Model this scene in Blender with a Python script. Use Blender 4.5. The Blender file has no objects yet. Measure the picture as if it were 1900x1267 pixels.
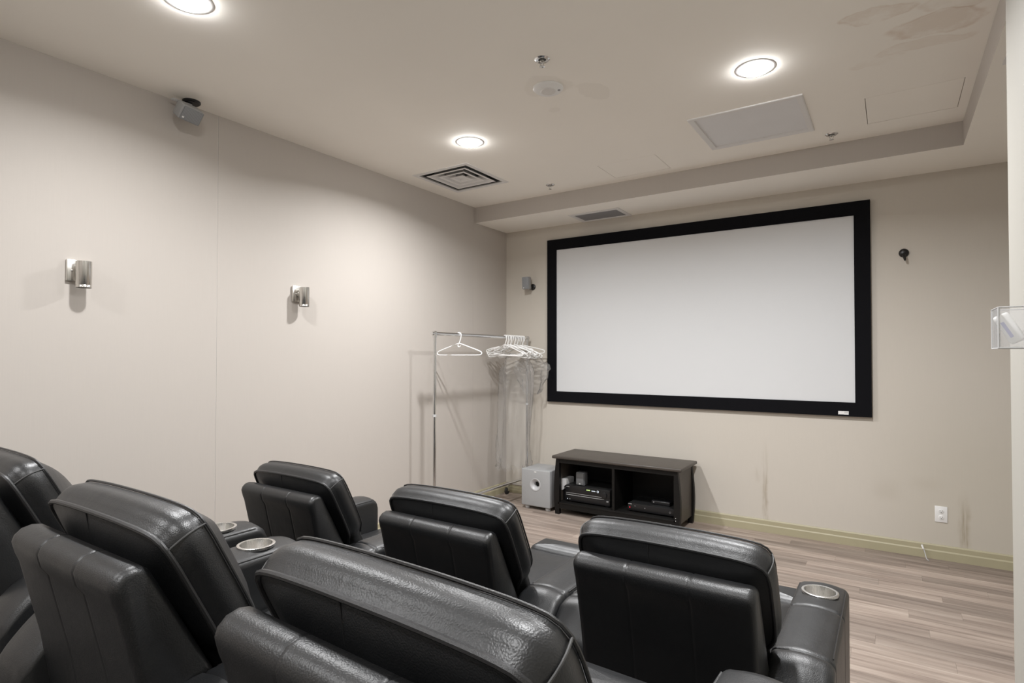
import bpy, bmesh, math, random
from mathutils import Vector, Matrix

random.seed(7)
SC = bpy.context.scene
COL = SC.collection
PI = math.pi

# ------------------------------------------------------------------ camera
F_PX, YAW, PITCH, ROLL = 1063.76, 0.5847, 0.0164, 0.0006
CAM = Vector((3.2361, -4.7858, 1.35))
fw = Vector((-math.sin(YAW) * math.cos(PITCH), math.cos(YAW) * math.cos(PITCH), math.sin(PITCH)))
rt = Vector((math.cos(YAW), math.sin(YAW), 0))
up = rt.cross(fw)
r2 = rt * math.cos(ROLL) + up * math.sin(ROLL)
u2 = up * math.cos(ROLL) - rt * math.sin(ROLL)
cd = bpy.data.cameras.new('camera')
cam = bpy.data.objects.new('camera', cd)
COL.objects.link(cam)
cam.matrix_world = Matrix(((r2.x, u2.x, -fw.x, CAM.x), (r2.y, u2.y, -fw.y, CAM.y), (r2.z, u2.z, -fw.z, CAM.z), (0, 0, 0, 1)))
cd.sensor_width = 36
cd.lens = F_PX / 1900 * 36
cd.shift_y = 10.5 / 1900
cd.clip_start = 0.02
SC.camera = cam

# ------------------------------------------------------------------ world, exposure, lights
SC.view_settings.view_transform = 'Standard'
SC.view_settings.look = 'None'
SC.view_settings.gamma = 1
SC.view_settings.use_curve_mapping = False
SC.view_settings.exposure = 0.12
w = bpy.data.worlds.new('world')
SC.world = w
w.use_nodes = True
w.node_tree.nodes['Background'].inputs[0].default_value = (1, .95, .9, 1)
w.node_tree.nodes['Background'].inputs[1].default_value = 0.05
SC.cycles.max_bounces = 10
SC.cycles.diffuse_bounces = 7
SC.cycles.transparent_max_bounces = 24

ZC, ZS, YS, XS = 2.7411, 2.5972, -0.521, 3.60
LIGHT_POS = [(0.955, -3.636), (0.965, -1.852), (2.70, -1.85), (2.70, -3.636), (0.955, -5.42), (2.70, -5.42)]
LIGHT_W = {-1.852: 34.0, -1.85: 39.0, -3.636: 21.0, -5.42: 17.0}   # the front lamps are the brighter ones
LIGHT_COL = (0.985, 0.99, 1.0)
for lx, ly in LIGHT_POS:
    ld = bpy.data.lights.new('downlight_bulb', 'AREA')
    ld.shape = 'DISK'
    ld.size = 0.10
    ld.energy = LIGHT_W[ly]
    ld.color = LIGHT_COL
    ld.spread = math.radians(158)
    lo = bpy.data.objects.new('downlight_bulb', ld)
    lo.location = (lx, ly, ZC - 0.024)
    COL.objects.link(lo)


# ------------------------------------------------------------------ helpers
def link(o, parent=None):
    COL.objects.link(o)
    if parent:
        o.parent = parent
    return o


def fin(name, bm, mat=None, parent=None, smooth=True, angle=40):
    me = bpy.data.meshes.new(name)
    bmesh.ops.recalc_face_normals(bm, faces=bm.faces)
    bm.to_mesh(me)
    bm.free()
    if mat:
        me.materials.append(mat)
    if smooth:
        me.shade_smooth()
        try:
            me.set_sharp_from_angle(angle=math.radians(angle))
        except Exception:
            pass
    o = bpy.data.objects.new(name, me)
    return link(o, parent)


def thing(name, label, cat, loc=(0, 0, 0), rz=0, group=None):
    o = bpy.data.objects.new(name, None)
    o.empty_display_size = 0.05
    o.location = loc
    o.rotation_euler = (0, 0, rz)
    link(o)
    o['label'] = label
    o['category'] = cat
    if group:
        o['group'] = group
    return o


def tag(o, label, cat, group=None):
    o['label'] = label
    o['category'] = cat
    if group:
        o['group'] = group
    return o


def struct(o):
    o['kind'] = 'structure'
    return o


def box(bm, x0, x1, y0, y1, z0, z1, bev=0, seg=2, M=None):
    g = bmesh.ops.create_cube(bm, size=1)
    vs = g['verts']
    for v in vs:
        v.co = Vector((x0 + (v.co.x + .5) * (x1 - x0), y0 + (v.co.y + .5) * (y1 - y0), z0 + (v.co.z + .5) * (z1 - z0)))
    if bev:
        es = set(e for v in vs for e in v.link_edges)
        r = bmesh.ops.bevel(bm, geom=list(es), offset=bev, segments=seg, profile=.5, affect='EDGES')
        vs = list(set(v for f in r['faces'] for v in f.verts) | set(v for v in vs if v.is_valid))
    if M:
        for v in vs:
            v.co = M @ v.co
    return bm


def B(*a, **k):
    return box(bmesh.new(), *a, **k)


def tube(bm, pts, r, seg=8, closed=False, caps=True):
    pts = [Vector(p) for p in pts]
    n = len(pts)
    rings = []
    prev = None
    for i, p in enumerate(pts):
        a = pts[(i - 1) % n] if (closed or i > 0) else p
        b = pts[(i + 1) % n] if (closed or i < n - 1) else p
        t = (b - a).normalized()
        if prev is None:
            nrm = t.orthogonal().normalized()
        else:
            nrm = (prev - t * prev.dot(t))
            nrm = nrm.normalized() if nrm.length > 1e-6 else t.orthogonal().normalized()
        prev = nrm
        bn = t.cross(nrm)
        rr = r[i] if isinstance(r, (list, tuple)) else r
        rings.append([bm.verts.new(p + (nrm * math.cos(2 * PI * k / seg) + bn * math.sin(2 * PI * k / seg)) * rr) for k in range(seg)])
    m = n if closed else n - 1
    for i in range(m):
        A, Bq = rings[i], rings[(i + 1) % n]
        for k in range(seg):
            bm.faces.new((A[k], A[(k + 1) % seg], Bq[(k + 1) % seg], Bq[k]))
    if caps and not closed:
        bm.faces.new(rings[0][::-1])
        bm.faces.new(rings[-1])
    return bm


def lathe(bm, prof, seg=32, M=None, close=False):
    """prof: (r, z) pairs turned about the z axis"""
    rings = []
    for r, z in prof:
        if r < 1e-6:
            v = bm.verts.new((0, 0, z))
            rings.append([v] * seg)
        else:
            rings.append([bm.verts.new((r * math.cos(2 * PI * k / seg), r * math.sin(2 * PI * k / seg), z)) for k in range(seg)])
    for i in range(len(rings) - 1 + (1 if close else 0)):
        A, Bq = rings[i], rings[(i + 1) % len(rings)]
        for k in range(seg):
            q = []
            for v in (A[k], A[(k + 1) % seg], Bq[(k + 1) % seg], Bq[k]):
                if v not in q:
                    q.append(v)
            if len(q) > 2:
                bm.faces.new(q)
    if M:
        for v in set(v for R in rings for v in R):
            v.co = M @ v.co
    return bm


def loft(bm, rings, caps=True):
    R = [[bm.verts.new(p) for p in ring] for ring in rings]
    n = len(R[0])
    for i in range(len(R) - 1):
        for k in range(n):
            bm.faces.new((R[i][k], R[i][(k + 1) % n], R[i + 1][(k + 1) % n], R[i + 1][k]))
    if caps:
        bm.faces.new(R[0][::-1])
        bm.faces.new(R[-1])
    return bm


def chaikin(pts, it=2, closed=True):
    for _ in range(it):
        out = []
        n = len(pts)
        for i in range(n if closed else n - 1):
            a, b = pts[i], pts[(i + 1) % n]
            out.append(tuple(a[j] * .75 + b[j] * .25 for j in range(len(a))))
            out.append(tuple(a[j] * .25 + b[j] * .75 for j in range(len(a))))
        if not closed:
            out = [pts[0]] + out + [pts[-1]]
        pts = out
    return pts


def rrect(x0, x1, y0, y1, r, n=5):
    out = []
    for cx, cy, a0 in ((x1 - r, y1 - r, 0), (x0 + r, y1 - r, PI / 2), (x0 + r, y0 + r, PI), (x1 - r, y0 + r, 1.5 * PI)):
        for k in range(n + 1):
            a = a0 + PI / 2 * k / n
            out.append((cx + r * math.cos(a), cy + r * math.sin(a)))
    return out


def resample(pts, m):
    """closed polyline to m evenly spaced points"""
    n = len(pts)
    L = [0]
    for i in range(n):
        a, b = pts[i], pts[(i + 1) % n]
        L.append(L[-1] + math.hypot(b[0] - a[0], b[1] - a[1]))
    out = []
    j = 0
    for k in range(m):
        d = L[-1] * k / m
        while L[j + 1] < d:
            j += 1
        t = (d - L[j]) / max(1e-9, L[j + 1] - L[j])
        a, b = pts[j], pts[(j + 1) % n]
        out.append((a[0] + (b[0] - a[0]) * t, a[1] + (b[1] - a[1]) * t))
    return out


def inset(pts, d):
    n = len(pts)
    A = sum(pts[i][0] * pts[(i + 1) % n][1] - pts[(i + 1) % n][0] * pts[i][1] for i in range(n))
    s = 1 if A > 0 else -1
    out = []
    for i in range(n):
        a, b = pts[i - 1], pts[(i + 1) % n]
        tx, ty = b[0] - a[0], b[1] - a[1]
        l = math.hypot(tx, ty) or 1
        out.append((pts[i][0] - s * ty / l * d, pts[i][1] + s * tx / l * d))
    return out


def slab(bm, outline, v0, v1, fil, puff0, puff1, mapf, pw=2.2, sc=(.93, .84, .7, .52, .32, .14), bulge=0):
    """soft slab: an outline swept from v0 to v1 with filleted edges and bulged faces; mapf(a, b, v) -> xyz"""
    rings = []
    ins = inset(outline, fil)
    cx = sum(p[0] for p in ins) / len(ins)
    cy = sum(p[1] for p in ins) / len(ins)
    K = 4

    def cap(v, puff, sgn):
        out = []
        for s in sc[::-1]:
            out.append([(cx + (p[0] - cx) * s, cy + (p[1] - cy) * s, v + sgn * puff * (1 - s ** pw)) for p in ins])
        return out
    c0 = cap(v0, puff0, -1)
    c1 = cap(v1, puff1, 1)
    rings += c0
    for k in range(K + 1):
        a = PI / 2 * k / K
        rings.append([(p[0], p[1], v0 + fil * (1 - math.sin(a))) for p in inset(outline, fil * (1 - math.sin(a)) if False else fil * (1 - math.sin(a)))])
    # first fillet runs from the cap (v0) out to the wall (v0+fil)
    rings = c0 + [[(p[0], p[1], v0 + fil * (1 - math.cos(PI / 2 * k / K))) for p in inset(outline, fil * (1 - math.sin(PI / 2 * k / K)))] for k in range(K + 1)]
    if bulge:
        for k in range(1, 6):
            f = k / 6
            rings.append([(p[0], p[1], v0 + fil + (v1 - v0 - 2 * fil) * f) for p in inset(outline, -bulge * math.sin(PI * f))])
    rings += [[(p[0], p[1], v1 - fil * (1 - math.sin(PI / 2 * k / K))) for p in inset(outline, fil * (1 - math.cos(PI / 2 * k / K)))] for k in range(K + 1)]
    rings += c1[::-1]
    R = [[bm.verts.new(mapf(*q)) for q in ring] for ring in rings]
    n = len(outline)
    for i in range(len(R) - 1):
        for k in range(n):
            bm.faces.new((R[i][k], R[i][(k + 1) % n], R[i + 1][(k + 1) % n], R[i + 1][k]))
    for ring, v, puff, sgn in ((R[0], v0, puff0, -1), (R[-1], v1, puff1, 1)):
        c = bm.verts.new(mapf(cx, cy, v + sgn * puff))
        for k in range(n):
            bm.faces.new((ring[k], ring[(k + 1) % n], c))
    return bm


def mesh_with_hole(bm, MX, r, z0, z1):
    me = bpy.data.meshes.new('tmp')
    bmesh.ops.recalc_face_normals(bm, faces=bm.faces)
    bm.to_mesh(me)
    bm.free()
    o = bpy.data.objects.new('tmp', me)
    COL.objects.link(o)
    cb = lathe(bmesh.new(), [(0, z0), (r, z0), (r, z1), (0, z1)], 40, MX)
    cme = bpy.data.meshes.new('tmpc')
    bmesh.ops.recalc_face_normals(cb, faces=cb.faces)
    cb.to_mesh(cme)
    cb.free()
    c = bpy.data.objects.new('tmpc', cme)
    COL.objects.link(c)
    md = o.modifiers.new('b', 'BOOLEAN')
    md.operation = 'DIFFERENCE'
    md.object = c
    md.solver = 'EXACT'
    dg = bpy.context.evaluated_depsgraph_get()
    out = bpy.data.meshes.new_from_object(o.evaluated_get(dg))
    bpy.data.objects.remove(o)
    bpy.data.objects.remove(c)
    return out


def setmat(me, m, angle=38):
    me.materials.clear()
    me.materials.append(m)
    me.shade_smooth()
    me.set_sharp_from_angle(angle=math.radians(angle))
    return me


# ------------------------------------------------------------------ materials
class NT:
    def __init__(s, name):
        s.m = bpy.data.materials.new(name)
        s.m.use_nodes = True
        s.t = s.m.node_tree
        s.n = s.t.nodes
        s.b = s.n['Principled BSDF']
        s.out = s.n['Material Output']

    def node(s, typ, **kw):
        n = s.n.new(typ)
        for k, v in kw.items():
            if k.startswith('i_'):
                key = k[2:]
                key = int(key) if key.isdigit() else key.replace('_', ' ')
                n.inputs[key].default_value = v
            else:
                setattr(n, k, v)
        return n

    def l(s, a, b):
        s.t.links.new(a, b)

    def co(s, scale=(1, 1, 1), out='Object', off=None):
        tc = s.node('ShaderNodeTexCoord')
        mp = s.node('ShaderNodeMapping')
        mp.inputs['Scale'].default_value = scale
        s.l(tc.outputs[out], mp.inputs['Vector'])
        if off is not None:
            s.l(off, mp.inputs['Location'])
        return mp.outputs['Vector']

    def noise(s, vec, scale, detail=3, rough=.5):
        n = s.node('ShaderNodeTexNoise')
        n.inputs['Scale'].default_value = scale
        n.inputs['Detail'].default_value = detail
        n.inputs['Roughness'].default_value = rough
        s.l(vec, n.inputs['Vector'])
        return n.outputs['Fac']

    def ramp(s, fac, stops):
        r = s.node('ShaderNodeValToRGB')
        e = r.color_ramp.elements
        while len(e) < len(stops):
            e.new(.5)
        for i, (p, c) in enumerate(stops):
            e[i].position = p
            e[i].color = c if len(c) == 4 else (*c, 1)
        s.l(fac, r.inputs['Fac'])
        return r.outputs['Color']

    def math(s, op, a, b=None, c=None, clamp=False):
        m = s.node('ShaderNodeMath', operation=op, use_clamp=clamp)
        for i, v in enumerate((a, b, c)):
            if v is None:
                continue
            if isinstance(v, (int, float)):
                m.inputs[i].default_value = v
            else:
                s.l(v, m.inputs[i])
        return m.outputs[0]

    def mix(s, fac, a, b, typ='MIX'):
        m = s.node('ShaderNodeMix', data_type='RGBA', blend_type=typ)
        for i, v in ((0, fac), (6, a), (7, b)):
            if isinstance(v, (int, float)):
                m.inputs[i].default_value = v
            elif isinstance(v, tuple):
                m.inputs[i].default_value = v if len(v) == 4 else (*v, 1)
            else:
                s.l(v, m.inputs[i])
        return m.outputs[2]

    def bump(s, h, strength=.3, dist=.002, prev=None):
        b = s.node('ShaderNodeBump')
        b.inputs['Strength'].default_value = strength
        b.inputs['Distance'].default_value = dist
        s.l(h, b.inputs['Height'])
        if prev is not None:
            s.l(prev, b.inputs['Normal'])
        return b.outputs['Normal']

    def set(s, **kw):
        for k, v in kw.items():
            key = k.replace('_', ' ')
            if isinstance(v, (int, float)):
                s.b.inputs[key].default_value = v
            elif isinstance(v, tuple):
                s.b.inputs[key].default_value = v if len(v) == 4 else (*v, 1)
            else:
                s.l(v, s.b.inputs[key])
        return s


def simple(name, col, rough=.5, metal=0, spec=.5, var=.06, scale=40, bump=0, bscale=300):
    t = NT(name)
    v = t.co()
    n = t.noise(v, scale, 3)
    c = t.mix(n, tuple(x * (1 - var) for x in col), tuple(min(1, x * (1 + var)) for x in col))
    t.set(Base_Color=c, Roughness=rough, Metallic=metal, Specular_IOR_Level=spec)
    if bump:
        t.set(Normal=t.bump(t.noise(v, bscale, 2), bump, .001))
    return t.m


def emis(name, col, st):
    t = NT(name)
    t.set(Base_Color=(0, 0, 0), Emission_Color=col, Emission_Strength=st)
    return t.m


def smooth01(t, x, lo, hi):
    m = t.node('ShaderNodeMapRange', interpolation_type='SMOOTHSTEP')
    m.inputs['From Min'].default_value = lo
    m.inputs['From Max'].default_value = hi
    t.l(x, m.inputs['Value'])
    return m.outputs['Result']


def wall_mat(name, base, stains=False, u='Y'):
    """woven vinyl wallpaper: fine vertical thread streaks"""
    t = NT(name)
    tc = t.node('ShaderNodeTexCoord')
    vec = tc.outputs['Object']
    st = t.noise(t.co((260, 260, 6)), 1, 2)
    wv = t.noise(t.co((500, 500, 500)), 1, 2)
    big = t.noise(vec, 1.3, 3)
    c = t.mix(st, tuple(x * .97 for x in base), tuple(x * 1.03 for x in base))
    c = t.mix(t.math('MULTIPLY', big, .5), c, tuple(x * .96 for x in base))
    if stains:
        sep = t.node('ShaderNodeSeparateXYZ')
        t.l(vec, sep.inputs[0])
        X, Z = sep.outputs['X'], sep.outputs['Z']
        wob = t.math('MULTIPLY', t.math('SUBTRACT', t.noise(t.co((3, 3, 7)), 1, 3), .5), .05)
        Xw = t.math('ADD', X, wob)
        tot = None
        for cx, hw, z0, z1, amt in ((2.413, .022, .08, .76, .55), (3.626, .032, .09, .50, .75), (2.36, .02, .38, .52, .25), (3.20, .09, .35, .55, .22), (3.42, .10, .45, .56, .2)):
            d = t.math('ABSOLUTE', t.math('SUBTRACT', Xw, cx))
            mx = t.math('SUBTRACT', 1.0, smooth01(t, d, hw * .15, hw * 1.3))
            mz = t.math('MULTIPLY', smooth01(t, Z, z0 - .03, z0 + .05), t.math('SUBTRACT', 1.0, smooth01(t, Z, z0 + (z1 - z0) * .3, z1)))
            nn = smooth01(t, t.noise(t.co((60, 60, 5)), 1, 3), .25, .7)
            m = t.math('MULTIPLY', t.math('MULTIPLY', mx, mz), t.math('MULTIPLY', nn, amt) if hw < .05 else amt * .5)
            tot = m if tot is None else t.math('ADD', tot, m, clamp=True)
        c = t.mix(tot, c, (.27, .21, .135))
        mould = t.math('MULTIPLY', smooth01(t, X, 2.9, 3.7), t.math('SUBTRACT', 1.0, smooth01(t, Z, .5, 1.3)))
        c = t.mix(t.math('MULTIPLY', mould, .22), c, (.36, .33, .23))
    t.set(Base_Color=c, Roughness=.62, Specular_IOR_Level=.25, Normal=t.bump(t.math('ADD', st, wv), .10, .0006))
    return t.m


def ceil_mat():
    t = NT('ceiling_paint')
    tc = t.node('ShaderNodeTexCoord')
    sep = t.node('ShaderNodeSeparateXYZ')
    vec = tc.outputs['Object']
    base = (.91, .878, .82)
    c = t.mix(t.noise(vec, 2.0, 4), tuple(x * .97 for x in base), tuple(x * 1.03 for x in base))
    dist = t.node('ShaderNodeTexNoise')
    dist.inputs['Scale'].default_value = 3.2
    dist.inputs['Detail'].default_value = 4
    t.l(vec, dist.inputs['Vector'])
    vadd = t.node('ShaderNodeVectorMath', operation='MULTIPLY_ADD')
    t.l(dist.outputs['Color'], vadd.inputs[0])
    vadd.inputs[1].default_value = (.30, .30, .0)
    t.l(vec, vadd.inputs[2])
    t.l(vadd.outputs[0], sep.inputs[0])
    X, Y = sep.outputs['X'], sep.outputs['Y']

    def blob(cx, cy, rx, ry, e0, e1, shift=.15):
        dx = t.math('DIVIDE', t.math('SUBTRACT', X, cx + shift), rx)
        dy = t.math('DIVIDE', t.math('SUBTRACT', Y, cy + shift), ry)
        r = t.math('SQRT', t.math('ADD', t.math('MULTIPLY', dx, dx), t.math('MULTIPLY', dy, dy)))
        return r, t.math('SUBTRACT', 1.0, smooth01(t, r, e0, e1))
    tot = None
    for cx, cy, rx, ry, a in ((3.20, -2.03, .15, .055, .65), (3.42, -1.84, .17, .08, .75), (3.36, -1.68, .20, .06, .45), (3.20, -1.60, .14, .05, .3), (3.48, -1.98, .14, .08, .4)):
        r, m = blob(cx, cy, rx, ry, .70, 1.12)
        ring = t.math('SUBTRACT', 1.0, smooth01(t, t.math('ABSOLUTE', t.math('SUBTRACT', r, .93)), .0, .14))
        m = t.math('ADD', t.math('MULTIPLY', m, a * .7), t.math('MULTIPLY', ring, a * .7), clamp=True)
        tot = m if tot is None else t.math('ADD', tot, m, clamp=True)
    c = t.mix(t.math('MULTIPLY', tot, t.math('MULTIPLY', smooth01(t, t.noise(vec, 9, 4, .6), .3, .62), .55)), c, (.60, .45, .335))
    # touch-up paint patches beside the round detector
    for cx, cy, rx, ry in ((1.652, -2.01, .045, .05), (1.90, -2.06, .055, .14), (1.76, -2.24, .14, .12)):
        r, m = blob(cx, cy, rx, ry, .85, 1.0)
        c = t.mix(t.math('MULTIPLY', m, .5), c, (.83, .795, .735))
    t.set(Base_Color=c, Roughness=.8, Specular_IOR_Level=.2, Normal=t.bump(t.noise(vec, 120, 3), .08, .001))
    return t.m


def leather_mat():
    t = NT('black_leather')
    v = t.co((1, 1, 1))
    vo = t.node('ShaderNodeTexVoronoi', feature='SMOOTH_F1')
    vo.inputs['Scale'].default_value = 420
    vo.inputs['Smoothness'].default_value = .6
    wob = t.node('ShaderNodeVectorMath', operation='MULTIPLY_ADD')
    nz = t.node('ShaderNodeTexNoise')
    nz.inputs['Scale'].default_value = 120
    t.l(v, nz.inputs['Vector'])
    t.l(nz.outputs['Color'], wob.inputs[0])
    wob.inputs[1].default_value = (.004, .004, .004)
    t.l(v, wob.inputs[2])
    t.l(wob.outputs[0], vo.inputs['Vector'])
    soft = t.noise(v, 9, 3, .55)
    wr = t.node('ShaderNodeTexNoise')
    wr.inputs['Scale'].default_value = 22
    wr.inputs['Detail'].default_value = 3
    wr.inputs['Distortion'].default_value = 1.2
    t.l(t.co((1, .35, .5)), wr.inputs['Vector'])
    n1 = t.bump(soft, .25, .008)
    n2 = t.bump(wr.outputs['Fac'], .20, .003, n1)
    n3 = t.bump(t.math('MULTIPLY', vo.outputs['Distance'], -1.0), .30, .0008, n2)
    rough = t.math('ADD', t.math('MULTIPLY', t.noise(v, 14, 3), .12), .35)
    c = t.mix(soft, (.007, .0075, .0085), (.012, .0125, .0135))
    t.set(Base_Color=c, Roughness=rough, Specular_IOR_Level=.65, Normal=n3)
    return t.m


def plank_mat():
    t = NT('grey_brown_vinyl_plank')
    oi = t.node('ShaderNodeObjectInfo')
    rnd = oi.outputs['Random']
    cmb = t.node('ShaderNodeCombineXYZ')
    t.l(t.math('MULTIPLY', rnd, 37.0), cmb.inputs[0])
    t.l(t.math('MULTIPLY', rnd, 91.0), cmb.inputs[1])
    v = t.co((1.3, 24, 1), off=cmb.outputs[0])
    g = t.noise(v, 1.6, 5, .62)
    v2 = t.co((.8, 9, 1), off=cmb.outputs[0])
    g2 = t.noise(v2, 1.5, 2)
    c = t.ramp(g, [(.30, (.11, .082, .067)), (.44, (.27, .215, .182)), (.58, (.38, .315, .268)), (.76, (.49, .42, .365))])
    c2 = t.ramp(g2, [(.3, (.17, .132, .11)), (.55, (.33, .27, .228)), (.75, (.45, .385, .335))])
    c = t.mix(.5, c, c2)
    tone = t.node('ShaderNodeMapRange')
    t.l(rnd, tone.inputs['Value'])
    tone.inputs['To Min'].default_value = .78
    tone.inputs['To Max'].default_value = 1.18
    hs = t.node('ShaderNodeHueSaturation')
    t.l(c, hs.inputs['Color'])
    t.l(tone.outputs[0], hs.inputs['Value'])
    t.set(Base_Color=hs.outputs[0], Roughness=.52, Specular_IOR_Level=.35, Normal=t.bump(g, .12, .001))
    return t.m


def brushed(name, col, rough, axis='Z'):
    t = NT(name)
    sc = {'Z': (900, 900, 4), 'R': (4, 4, 900)}[axis]
    g = t.noise(t.co(sc), 1, 2)
    c = t.mix(g, tuple(x * .82 for x in col), col)
    t.set(Base_Color=c, Metallic=1.0, Roughness=t.math('ADD', t.math('MULTIPLY', g, .12), rough - .06), Normal=t.bump(g, .08, .0004))
    return t.m


def film_mat(name, white=.16, tint=(.92, .92, .93), wrinkle=.6, scale=18):
    t = NT(name)
    tr = t.node('ShaderNodeBsdfTransparent')
    tr.inputs[0].default_value = (.96, .96, .96, 1)
    df = t.node('ShaderNodeBsdfDiffuse')
    df.inputs[0].default_value = (*tint, 1)
    gl = t.node('ShaderNodeBsdfGlossy')
    gl.inputs['Roughness'].default_value = .12
    nz = t.noise(t.co((1, 1, .25)), scale, 4, .6)
    bp = t.bump(nz, wrinkle, .02)
    t.l(bp, gl.inputs['Normal'])
    m1 = t.node('ShaderNodeMixShader')
    m1.inputs[0].default_value = white
    t.l(tr.outputs[0], m1.inputs[1])
    t.l(df.outputs[0], m1.inputs[2])
    lw = t.node('ShaderNodeFresnel')
    lw.inputs[0].default_value = 1.22
    t.l(bp, lw.inputs['Normal'])
    m2 = t.node('ShaderNodeMixShader')
    t.l(t.math('MULTIPLY', lw.outputs[0], .6), m2.inputs[0])
    t.l(m1.outputs[0], m2.inputs[1])
    t.l(gl.outputs[0], m2.inputs[2])
    t.l(m2.outputs[0], t.out.inputs[0])
    return t.m


def wood_mat(name, a, b, rough=.38, spec=.45):
    t = NT(name)
    g = t.noise(t.co((4, 40, 40)), 1, 4, .6)
    t.set(Base_Color=t.mix(g, a, b), Roughness=rough, Specular_IOR_Level=spec, Normal=t.bump(g, .06, .0006))
    return t.m


def perf_mat(name, col):
    t = NT(name)
    vo = t.node('ShaderNodeTexVoronoi')
    vo.inputs['Scale'].default_value = 420
    vo.inputs['Randomness'].default_value = 0
    t.l(t.co(), vo.inputs['Vector'])
    m = smooth01(t, vo.outputs['Distance'], .25, .45)
    t.set(Base_Color=t.mix(m, tuple(x * .55 for x in col), col), Roughness=.5, Normal=t.bump(m, .3, .0005))
    return t.m


M = dict(
    wall=wall_mat('taupe_wallpaper', (.50, .462, .424)),
    wallback=wall_mat('stained_taupe_wallpaper', (.585, .545, .485), stains=True),  # left wall's paper, a bit yellower; base also lightened in place of stronger light
    wallright=wall_mat('cream_wall_paint', (.44, .425, .385)),
    ceil=ceil_mat(),
    base=simple('olive_beige_trim_paint', (.40, .365, .245), .5, scale=8),
    leather=leather_mat(),
    welt=simple('black_leather_welt', (.020, .020, .021), .36, spec=.5, bump=.4, bscale=900),
    thread=simple('grey_thread', (.06, .06, .06), .6),
    lining=simple('black_dust_cloth', (.006, .006, .006), .85),
    steel=brushed('brushed_cup_steel', (.78, .765, .74), .28),
    nickel=brushed('brushed_nickel', (.72, .70, .665), .26),
    chrome=simple('chrome', (.72, .72, .72), .12, metal=1, var=.02),
    plank=plank_mat(),
    underlay=simple('dark_underlay', (.05, .04, .035), .8),
    carpet=simple('charcoal_carpet', (.055, .05, .047), .95, bump=.6, bscale=500),
    white=simple('white_plastic', (.80, .80, .79), .4, var=.02),
    whitetrim=simple('white_enamel', (.74, .73, .72), .45, var=.02),
    hanger=simple('white_hanger_plastic', (.88, .88, .87), .3, var=.01),
    wire=simple('steel_wire', (.60, .60, .58), .3, metal=1, var=.05),
    screen=simple('matte_white_screen_fabric', (.655, .665, .675), .9, spec=.1, var=.008, scale=3),
    velvet=simple('black_velvet', (.0045, .0045, .006), .9, spec=.15, var=.2, scale=80),
    blackwood=wood_mat('black_wood', (.004, .004, .004), (.009, .008, .007), .5, .25),
    topwood=wood_mat('lighter_black_wood', (.040, .034, .029), (.080, .068, .058), .42),  # lighter wood tone for the top and side panels
    grey=simple('grey_speaker_paint', (.34, .345, .35), .5, var=.03),
    darkgrey=simple('grey_speaker_paint_shaded', (.16, .165, .17), .5, var=.03),  # speaker grey with the shade inside the stand put into its colour
    darkperf=perf_mat('grey_speaker_grille_shaded', (.14, .145, .15)),  # grille grey, likewise darkened for shade inside the stand
    greyperf=perf_mat('grey_speaker_grille', (.26, .27, .28)),
    palegrey=simple('pale_grey_plastic', (.50, .50, .50), .45),
    black=simple('black_plastic', (.008, .008, .009), .35),
    blackmetal=simple('black_metal', (.012, .012, .012), .4, metal=0, bump=.1),
    dark=simple('dark_void', (.004, .004, .004), .9),
    duct=simple('grey_duct', (.07, .07, .07), .8),
    grille=simple('grey_ceiling_grille', (.74, .74, .75), .6, var=.03, scale=6, bump=.5, bscale=250),
    detector=simple('grey_detector_face', (.70, .685, .665), .5),
    silverport=simple('silver_port_plastic', (.46, .46, .47), .32, spec=.6, var=.01),
    rubber=simple('grey_rubber', (.22, .22, .22), .7),
    tyre=simple('black_rubber', (.012, .012, .012), .6),
    film=film_mat('clear_garment_film', .07, (.95, .95, .95), .4),
    acrylic=film_mat('clear_acrylic', .20, (.95, .95, .95), .02, 2),
    lamp=emis('lit_lamp_face', (1, .99, .98), 90.0),
    green=emis('green_display_glow', (.75, 1, .35), 1.2),
    cyan=emis('white_display_glow', (.85, .92, 1), 1.0),
    red=emis('red_standby_glow', (1, .02, .05), .9),
    mark=simple('silver_print', (.55, .55, .55), .4),
    greyprint=simple('grey_print', (.30, .30, .31), .6),
    blueprint=simple('blue_print', (.30, .31, .55), .6),
)

# ------------------------------------------------------------------ room shell
XR, XA, YB = 3.55, 4.45, -6.25
fl = struct(fin('floor', B(0, XA, YB, 0, -.06, -.006), M['underlay'], smooth=False))
# planks
pw, pl = .105, .92
pm = {}


def plank_mesh(L):
    k = round(L, 3)
    if k not in pm:
        bm = B(.0003, L - .0003, .0003, pw - .0003, -.006, 0, bev=0)
        me = bpy.data.meshes.new('plank')
        bm.to_mesh(me)
        bm.free()
        me.materials.append(M['plank'])
        pm[k] = me
    return pm[k]


row = 0
y = 0.0
while y > -3.45:
    x = 0.0
    first = [.31, .77, .54, .15, .62, .92, .40, .70][row % 8]
    while x < XA - .05:
        L = first if x == 0 else pl
        L = min(L, XA - x)
        o = bpy.data.objects.new('plank', plank_mesh(L))
        o.location = (x, y - pw, 0)
        link(o, fl)
        x += L
    y -= pw
    row += 1
YR = -3.50
o = fin('riser', B(.005, XR - .005, YB + .005, YR, -.006, .175, bev=.006), M['carpet'], fl)
o['label'] = 'carpeted platform under the rear row'

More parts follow.
